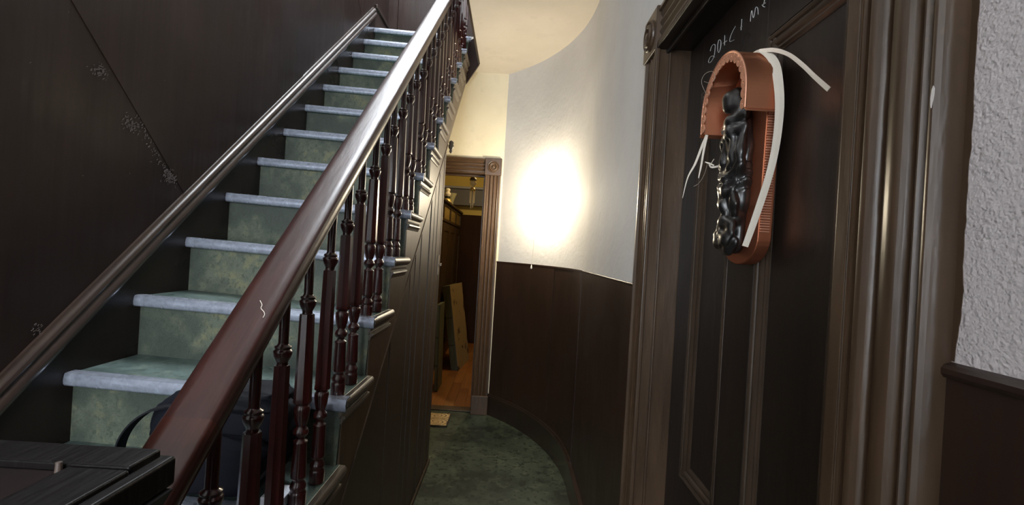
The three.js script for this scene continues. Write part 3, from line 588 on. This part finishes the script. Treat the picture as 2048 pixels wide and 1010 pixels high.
  M('figure', fg, mBronze, w).userData.label = 'dark glossy sculpted figure in folded robes';
}
// ribbons of dried palm
function ribbon(pts, widths, across, thick = .0008) {
  const cv = new THREE.CatmullRomCurve3(pts), n = 60, pos = [], idx = [];
  for (let i = 0; i <= n; i++) {
    const t = i / n, p = cv.getPoint(t), tg = cv.getTangent(t), f = t * (widths.length - 1), k = Math.min(widths.length - 2, Math.floor(f)), wd = widths[k] + (widths[k + 1] - widths[k]) * (f - k);
    const f2 = t * (across.length - 1), k2 = Math.min(Math.max(0, across.length - 2), Math.floor(f2)); const ac = across.length > 1 ? across[k2].clone().lerp(across[k2 + 1], f2 - k2) : across[0].clone();
    const s = ac.addScaledVector(tg, -ac.dot(tg)).normalize(), nn = tg.clone().cross(s).normalize();
    for (const [a, b] of [[-1, -1], [0, -.2], [1, -1], [1, 1], [0, 1.8], [-1, 1]]) { const q = p.clone().addScaledVector(s, a * wd / 2).addScaledVector(nn, b * thick / 2); pos.push(q.x, q.y, q.z); }
    if (i < n) for (let j = 0; j < 6; j++) { const a = i * 6 + j, b = i * 6 + (j + 1) % 6, c = a + 6, d = b + 6; idx.push(a, c, b, b, c, d); }
  }
  idx.push(0, 1, 2, 0, 2, 3, 0, 3, 5, 3, 4, 5); const o = n * 6; idx.push(o, o + 2, o + 1, o, o + 3, o + 2, o, o + 5, o + 3, o + 3, o + 5, o + 4);
  let g = new THREE.BufferGeometry(); g.setAttribute('position', new THREE.Float32BufferAttribute(pos, 3)); g.setIndex(idx); g = g.toNonIndexed(); g.computeVertexNormals(); return uvM(g);
}
{
  const G = 'dried palm strips on the copper plaque';
  tag(M('palm_strip', ribbon([[1512, 104, .985], [1530, 106, .965], [1548, 126, .945], [1557, 170, .924], [1559, 220, .918], [1552, 290, .918], [1539, 350, .918], [1520, 410, .922], [1501, 465, .93], [1490, 495, .935]].map(q => img(...q)), [.013, .017, .018, .018, .017, .015, .014, .014, .013, .012], [VX.clone().add(new THREE.Vector3(0, .3, .3)), VX, VX]), mPalm), 'broad cream palm strip draped over the copper hood and down the plaque side', 'palm leaf', G);
  tag(M('palm_strip', ribbon([[1518, 104, .975], [1545, 102, .95], [1575, 110, .91], [1605, 132, .86], [1630, 156, .82], [1658, 181, .79]].map(q => img(...q)), [.008, .008, .007, .0075, .0075, .008], [new THREE.Vector3(.2, 1, .25)]), mPalm), 'thin stiff palm strip arching off the hood top to the right', 'palm leaf', G);
  tag(M('palm_strip', ribbon([[1414, 272, 1.13], [1405, 292, 1.14], [1390, 330, 1.15], [1376, 356, 1.15], [1365, 398, 1.15]].map(q => img(...q)), [.007, .006, .005, .003, .0012], [VX]), mPalm), 'longer palm strip hanging below the left leg of the hood, splitting to a thread', 'palm leaf', G);
  tag(M('palm_strip', ribbon([[1413, 276, 1.128], [1408, 300, 1.13], [1402, 335, 1.13], [1397, 358, 1.13]].map(q => img(...q)), [.006, .005, .004, .002], [VX]), mPalm), 'shorter straight palm strip hanging just right of the longer one', 'palm leaf', G);
  tag(M('palm_strip', [ribbon([[1452, 329, 1.125], [1438, 334, 1.125], [1422, 336, 1.125], [1418, 330, 1.125]].map(q => img(...q)), [.005, .005, .004, .003], [VY]), ribbon([[1410, 326, 1.124], [1419, 329, 1.122], [1428, 333, 1.123]].map(q => img(...q)), [.002, .004, .003], [VY]), tube([[1428, 320], [1423, 328], [1420, 337]].map(q => img(...q, 1.123)), .0007, 10, 5)], mPalm), 'small knotted palm bit tied at the left edge of the plaque', 'palm leaf', G);
  const mThread = std('#9a8f80', .6);
  tag(M('wire_thread', tube([[1415, 329], [1408, 352], [1396, 370], [1387, 375]].map(q => img(...q, 1.124)), .0005, 30, 5), mThread), 'fine loose thread curving down from the small knotted palm bit', 'thread');
  tag(M('wire_thread', tube([[1412, 190], [1403, 165], [1410, 150], [1425, 145], [1430, 158], [1420, 168], [1408, 165]].map(q => img(...q, 1.07)), .0005, 50, 5), mThread), 'fine thread curled round the left rim of the hood', 'thread');
}

// ------------------------------------------------------------------ things left on the lower steps
{
  const b = thing('backpack', 'slumped dark navy fabric bag lying on the lower steps behind the balusters', 'bag');
  const mBag = std('#0e0f17', .8, { specularIntensity: .35 }), mBagSeam = std('#0a0b10', .7, { specularIntensity: .4 });
  const lumps = (cx, cy, cz, ax, ay, az, e, sd) => { const g = new THREE.SphereGeometry(1, 64, 40); const p = g.attributes.position; for (let i = 0; i < p.count; i++) { let x = p.getX(i), y = p.getY(i), z = p.getZ(i); const f = v => Math.sign(v) * Math.pow(Math.abs(v), e); const n = fbm((Math.atan2(z, x) / 6.2832 + 1) % 1, y * .5 + .5, 10, 6, 4, sd); const r = 1 + .22 * (n - .5); p.setXYZ(i, f(x) * ax * r, f(y) * ay * r, f(z) * az * r); } g.translate(cx, cy + EYE, -cz); g.computeVertexNormals(); return g; };
  M('body', lumps(-.70, -.500, 1.235, .165, .122, .082, .62, 301), mBag, b);
  M('front_pocket', lumps(-.68, -.545, 1.145, .13, .07, .035, .6, 311), mBag, b);
  M('flap', lumps(-.64, -.405, 1.22, .10, .035, .07, .7, 321), mBagSeam, b);
  M('strap', ribbon([P(-.78, -.42, 1.19), P(-.84, -.43, 1.14), P(-.885, -.485, 1.13), P(-.895, -.56, 1.135), P(-.86, -.602, 1.14), P(-.80, -.60, 1.15)], [.03, .032, .032, .03, .03, .03], [VZ], .004), mBagSeam, b);
  M('strap', ribbon([P(-.55, -.40, 1.21), P(-.52, -.41, 1.18), P(-.515, -.46, 1.14), P(-.525, -.52, 1.12), P(-.56, -.57, 1.11)], [.026, .028, .028, .026, .026], [VZ], .004), mBagSeam, b);
  const pb = thing('plastic_bag', 'crumpled clear plastic bag on a lower step below the dark bag', 'plastic bag');
  const g = new THREE.IcosahedronGeometry(1, 5), p = g.attributes.position;
  for (let i = 0; i < p.count; i++) { const x = p.getX(i), y = p.getY(i), z = p.getZ(i); const n = Math.abs(Math.sin(5 * x + 7 * y + 2 * z)) * .5 + Math.abs(Math.sin(9 * z - 6 * y + 3 * x)) * .35; const r = .78 + .28 * n; p.setXYZ(i, x * .13 * r, Math.max(-.8, y) * .125 * r, z * .085 * r); }
  g.translate(-.655, -.70 + EYE, -1.01); g.computeVertexNormals();
  M('film', g, std('#cfd3dc', .18, { transmission: .6, thickness: 0, side: THREE.DoubleSide }), pb);
  const pp = bx(-.56, -.505, YN(0) - .0265, YN(0) - .0, 1.135, 1.2, .002); pp.translate(0, .004, 0);
  tag(M('paper_box', pp, std('#d8dbe4', .7)), 'small white box beside the baluster foot under the dark bag', 'box');
}

// ------------------------------------------------------------------ doormat and the room beyond the far doorway
{
  const mat = tex(256, 256, (u, v) => { const n = fbm(u, v, 40, 40, 2, 401); const s = (cx, cy, a, k) => { const x = u - cx, y = v - cy, r = Math.hypot(x, y), t = Math.atan2(y, x); return Math.abs(Math.sin(r * 38 - t * a + k)) < .32 && r < .30; }; const dark = s(.25, .25, 1, 0) || s(.75, .3, -1, 1) || s(.3, .75, -1, 2) || s(.75, .75, 1, .5); const rim = u < .03 || u > .97 || v < .04 || v > .96; return (dark || rim ? [44, 36, 26] : [178, 150, 104]).map(x => x + 40 * (n - .5)); }, true, 1, 1);
  mat.repeat.set(1, 1);
  const t = thing('doormat', 'beige doormat with dark scrollwork on the green floor before the far doorway', 'mat');
  const g = bx(-.86, -.43, FLOOR, FLOOR + .012, 3.80, 4.10, .004), p = g.attributes.position, uv = g.attributes.uv; for (let i = 0; i < p.count; i++) uv.setXY(i, (p.getX(i) + .86) / .43, (-p.getZ(i) - 3.80) / .30);
  M('mat_pile', g, std('#ffffff', .95, { map: mat }), t);
}
{
  const Z0 = ZFAR + .12, Z1 = 7.3, XA = -1.6, XB = .9;
  const fl = structGroup('floor_beyond');
  M('subfloor', bx(XA, XB, FLOOR - .1, FLOOR - .004, Z0 - .12, Z1), mBlack, fl);
  const mats = ['#a9703f', '#b57c48', '#9c6437', '#ad7844'].map(c => std(c, .4, { map: grainDark }));
  let n = 0;
  for (let i = 0; i < 14; i++) { const x0 = -1.3 + i * .095; let z = Z0 + .0 - (i % 3) * .22; while (z < Z1) { const a = Math.max(z, Z0 + .002), e = Math.min(z + .62, Z1); if (e > a + .02) M('plank', bx(x0 + .0007, x0 + .0943, FLOOR - .006, FLOOR + .001, a + .0007, e - .0007), mats[(n++ * 7 + i) % 4], fl); z += .62; } }
  const wb = structGroup('wall_back');
  const mYel = std('#cbb25e', .8, { map: plasterTone });
  M('plaster', bx(XA, XB, .53, 1.3, Z1, Z1 + .1), mYel, wb); M('panel', bx(XA, XB, FLOOR, .53, Z1 - .01, Z1 + .1), std('#3a2417', .75, { map: grainDark, specularIntensity: .3 }), wb);
  const ws = structGroup('wall_beyond'); M('plaster', bx(XB, XB + .1, FLOOR, 1.3, Z0, Z1), mYel, ws); M('plaster', bx(XA - .1, XA, FLOOR, 1.3, Z0, Z1), mYel, ws); M('plaster', bx(-.02, XB, FLOOR, 1.3, Z0 - .02, Z0 + .06), mYel, ws);
  struct('ceiling_beyond', bx(XA, XB, 1.3, 1.4, Z0, Z1 + .1), mYel);
  const tr = structGroup('trim_2');                     // grey boxed ledge across the back wall
  const mGrey = std('#5d5c60', .6);
  M('box', bx(XA, XB, .66, .90, Z1 - .16, Z1), mGrey, tr); M('ledge', bx(XA, XB, .90, .935, Z1 - .2, Z1, .006), std('#8a8b92', .5), tr);
  // tall cabinet along the left
  const c = thing('cabinet', 'tall dark wooden cabinet with small panes along its top in the room beyond the doorway', 'cabinet');
  const mCab = std('#4c3a26', .45, { map: grainDark }), X = -.80, zA = 4.9, zB = 7.26, top = .56;
  M('carcass', bx(XA + .02, X - .02, FLOOR, top - .03, zA, zB), mCab, c);
  M('cornice', bx(XA + .02, X + .03, top - .03, top, zA - .03, zB, .008), mCab, c);
  for (let i = 0; i < 4; i++) {
    const a = zA + i * (zB - zA) / 4 + .01, e = zA + (i + 1) * (zB - zA) / 4 - .01;
    const d = M('door', slabX([[a, FLOOR + .1], [e, FLOOR + .1], [e, top - .26], [a, top - .26]], X - .022, X, [[[a + .09, FLOOR + .2], [e - .09, FLOOR + .2], [e - .09, top - .35], [a + .09, top - .35]]]), mCab, c);
    M('door_panel', bx(X - .02, X - .008, FLOOR + .19, top - .34, a + .08, e - .08), mCab, d);
    const f = M('pane_frame', slabX([[a, top - .24], [e, top - .24], [e, top - .035], [a, top - .035]], X - .022, X, [[[a + .03, top - .21], [e - .03, top - .21], [e - .03, top - .06], [a + .03, top - .06]]]), mCab, c);
    M('pane', bx(X - .02, X - .012, top - .212, top - .058, a + .028, e - .028), std('#8a7440', .3), f);
  }
  // boards leaning on it
  const mBatten = std('#3f3a2c', .7);
  const lean = (name, label, h, len, th, z0, foot, topx, yaw, mf, ms) => {
    const t = thing(name, label, 'panel'); const ang = Math.asin((foot - topx) / h);
    const fg = new RoundedBoxGeometry(.008, h, len, 1, .002), sg = new RoundedBoxGeometry(th, h - .01, len - .01, 1, .003);
    fg.translate(0, h / 2, -len / 2); sg.translate(-th / 2 - .002, h / 2, -len / 2);
    for (const [n, q, m] of [['face', fg, mf], ['core', sg, ms]]) M(n, uvM(q), m, t);
    for (const y of [.3, .62]) { const b = new THREE.BoxGeometry(th * .92, .012, .006); b.translate(-th / 2 - .002, y * h, .0); M('batten', uvM(b), mBatten, t); }
    t.rotation.set(0, yaw, ang); t.position.copy(P(foot, FLOOR + .002 + Math.sin(ang) * 0, z0)); return t;
  };
  const tan = tex(256, 256, (u, v) => { const a = fbm(u, v, 3, 3, 5, 501), s = sst(.68, .74, fbm(u, v, 4, 5, 4, 511)); let k = mix([150, 134, 104], [178, 160, 128], a); k = mix(k, [58, 42, 26], .85 * s); return k; }, true, .9, 1.1);
  lean('leaning_board', 'thick stained tan wooden board with greenish edges leaning in the room beyond the doorway', 1.0, .62, .085, 5.59, -.545, -.705, -.12, std('#d5cfc4', .8, { map: tan }), std('#6f7257', .7, { map: paintWear }));
  const nb = lean('leaning_board', 'narrow grey-green board standing on end at the left of the far doorway', .86, .3, .03, 4.72, -.655, -.675, 0, std('#6c705f', .7, { map: paintWear }), std('#5a5e4e', .7));
  // hanging ornament
  const h = thing('hanging_ornament', 'small dark-capped glass ornament hanging by a thread in the far room', 'ornament');
  const O = P(-.466, .70, 5.2);
  const lathe = (pts, m, n, nm) => { const g = new THREE.LatheGeometry(pts.map(q => new THREE.Vector2(...q)), n); g.translate(O.x, O.y, O.z); return M(nm, g, m, h); };
  lathe([[0, .095], [.02, .09], [.034, .075], [.038, .056], [.034, .052], [.0, .06]], std('#2a1c16', .5), 24, 'cap');
  lathe([[.030, .055], [.036, .03], [.032, .01], [.018, -.006], [.010, -.012], [.014, -.02]], std('#d8d2bd', .15, { transmission: .5, thickness: 0 }), 24, 'globe');
  lathe([[.0, -.02], [.02, -.024], [.03, -.045], [.026, -.06], [.012, -.066], [0, -.066]], std('#a08a55', .4, { metalness: .6 }), 20, 'hub');
  for (let i = 0; i < 6; i++) { const a = i * 1.047, l = .12 + .07 * hash(i, 2, 2); const g = new THREE.CylinderGeometry(.0045, .0045, l, 8); g.translate(O.x + .024 * Math.cos(a), O.y - .06 - l / 2, O.z + .024 * Math.sin(a)); M('chime', g, std('#c9bd98', .3, { metalness: .6 }), h); }
  M('thread', tube([P(-.466, 1.3, 5.2), P(-.466, 1.0, 5.2), P(-.466, .79, 5.2)], .0012, 6, 5), mBlack, h);
  // ornaments on top of the cabinet
  const v1 = thing('figurine', 'small pale figurine with a black band on top of the cabinet', 'figurine');
  const F = P(-.84, top, 5.95); const lf = (pts, m, nm) => { const g = new THREE.LatheGeometry(pts.map(q => new THREE.Vector2(...q)), 20); g.translate(F.x, F.y, F.z); M(nm, g, m, v1); };
  lf([[0, 0], [.045, 0], [.055, .02], [.04, .05], [.03, .06]], std('#d8c27a', .4, { metalness: .4 }), 'base'); lf([[.032, .058], [.036, .07], [.034, .085], [.026, .09]], mBlack, 'band'); lf([[.027, .088], [.04, .11], [.038, .13], [.022, .142], [.03, .155], [.03, .175], [.018, .188], [0, .19]], std('#d2ccbd', .5), 'body');
  const v2 = thing('glass_vase', 'flared glass vase standing behind the figurine on top of the cabinet', 'vase');
  const g2 = new THREE.LatheGeometry([[0, 0], [.035, 0], [.03, .01], [.022, .03], [.03, .08], [.05, .14], [.07, .19], [.066, .19], [.046, .14], [.026, .08], [.018, .03], [0, .02]].map(q => new THREE.Vector2(...q)), 28); g2.translate(-.86, top + EYE, -6.5);
  M('vase_body', g2, std('#c9c6a8', .2, { transmission: .4, thickness: 0 }), v2);
  // the far room's own bulb, out of sight above the doorway
  const bl = thing('ceiling_bulb', 'bare warm bulb on the ceiling of the far room, out of sight above the doorway', 'lamp');
  const bp = P(-.1, 1.16, 5.6); const bg = new THREE.SphereGeometry(.035, 20, 14); bg.translate(bp.x, bp.y, bp.z); M('bulb', bg, new THREE.MeshStandardMaterial({ color: '#fff2d5', emissive: new THREE.Color(1, .8, .45), emissiveIntensity: 4 }), bl);
  const hg = new THREE.CylinderGeometry(.02, .03, .1, 16); hg.translate(bp.x, bp.y + .09, bp.z); M('holder', hg, std('#e0dccf', .5), bl);
  const l2 = new THREE.PointLight(new THREE.Color(1, .78, .44), 2.2, 0, 2); l2.position.copy(bp); l2.castShadow = true; l2.shadow.radius = 2; bl.add(l2);
}
scene.traverse(o => { if (o.userData.cnt) delete o.userData.cnt; });
renderer.render(scene, camera);
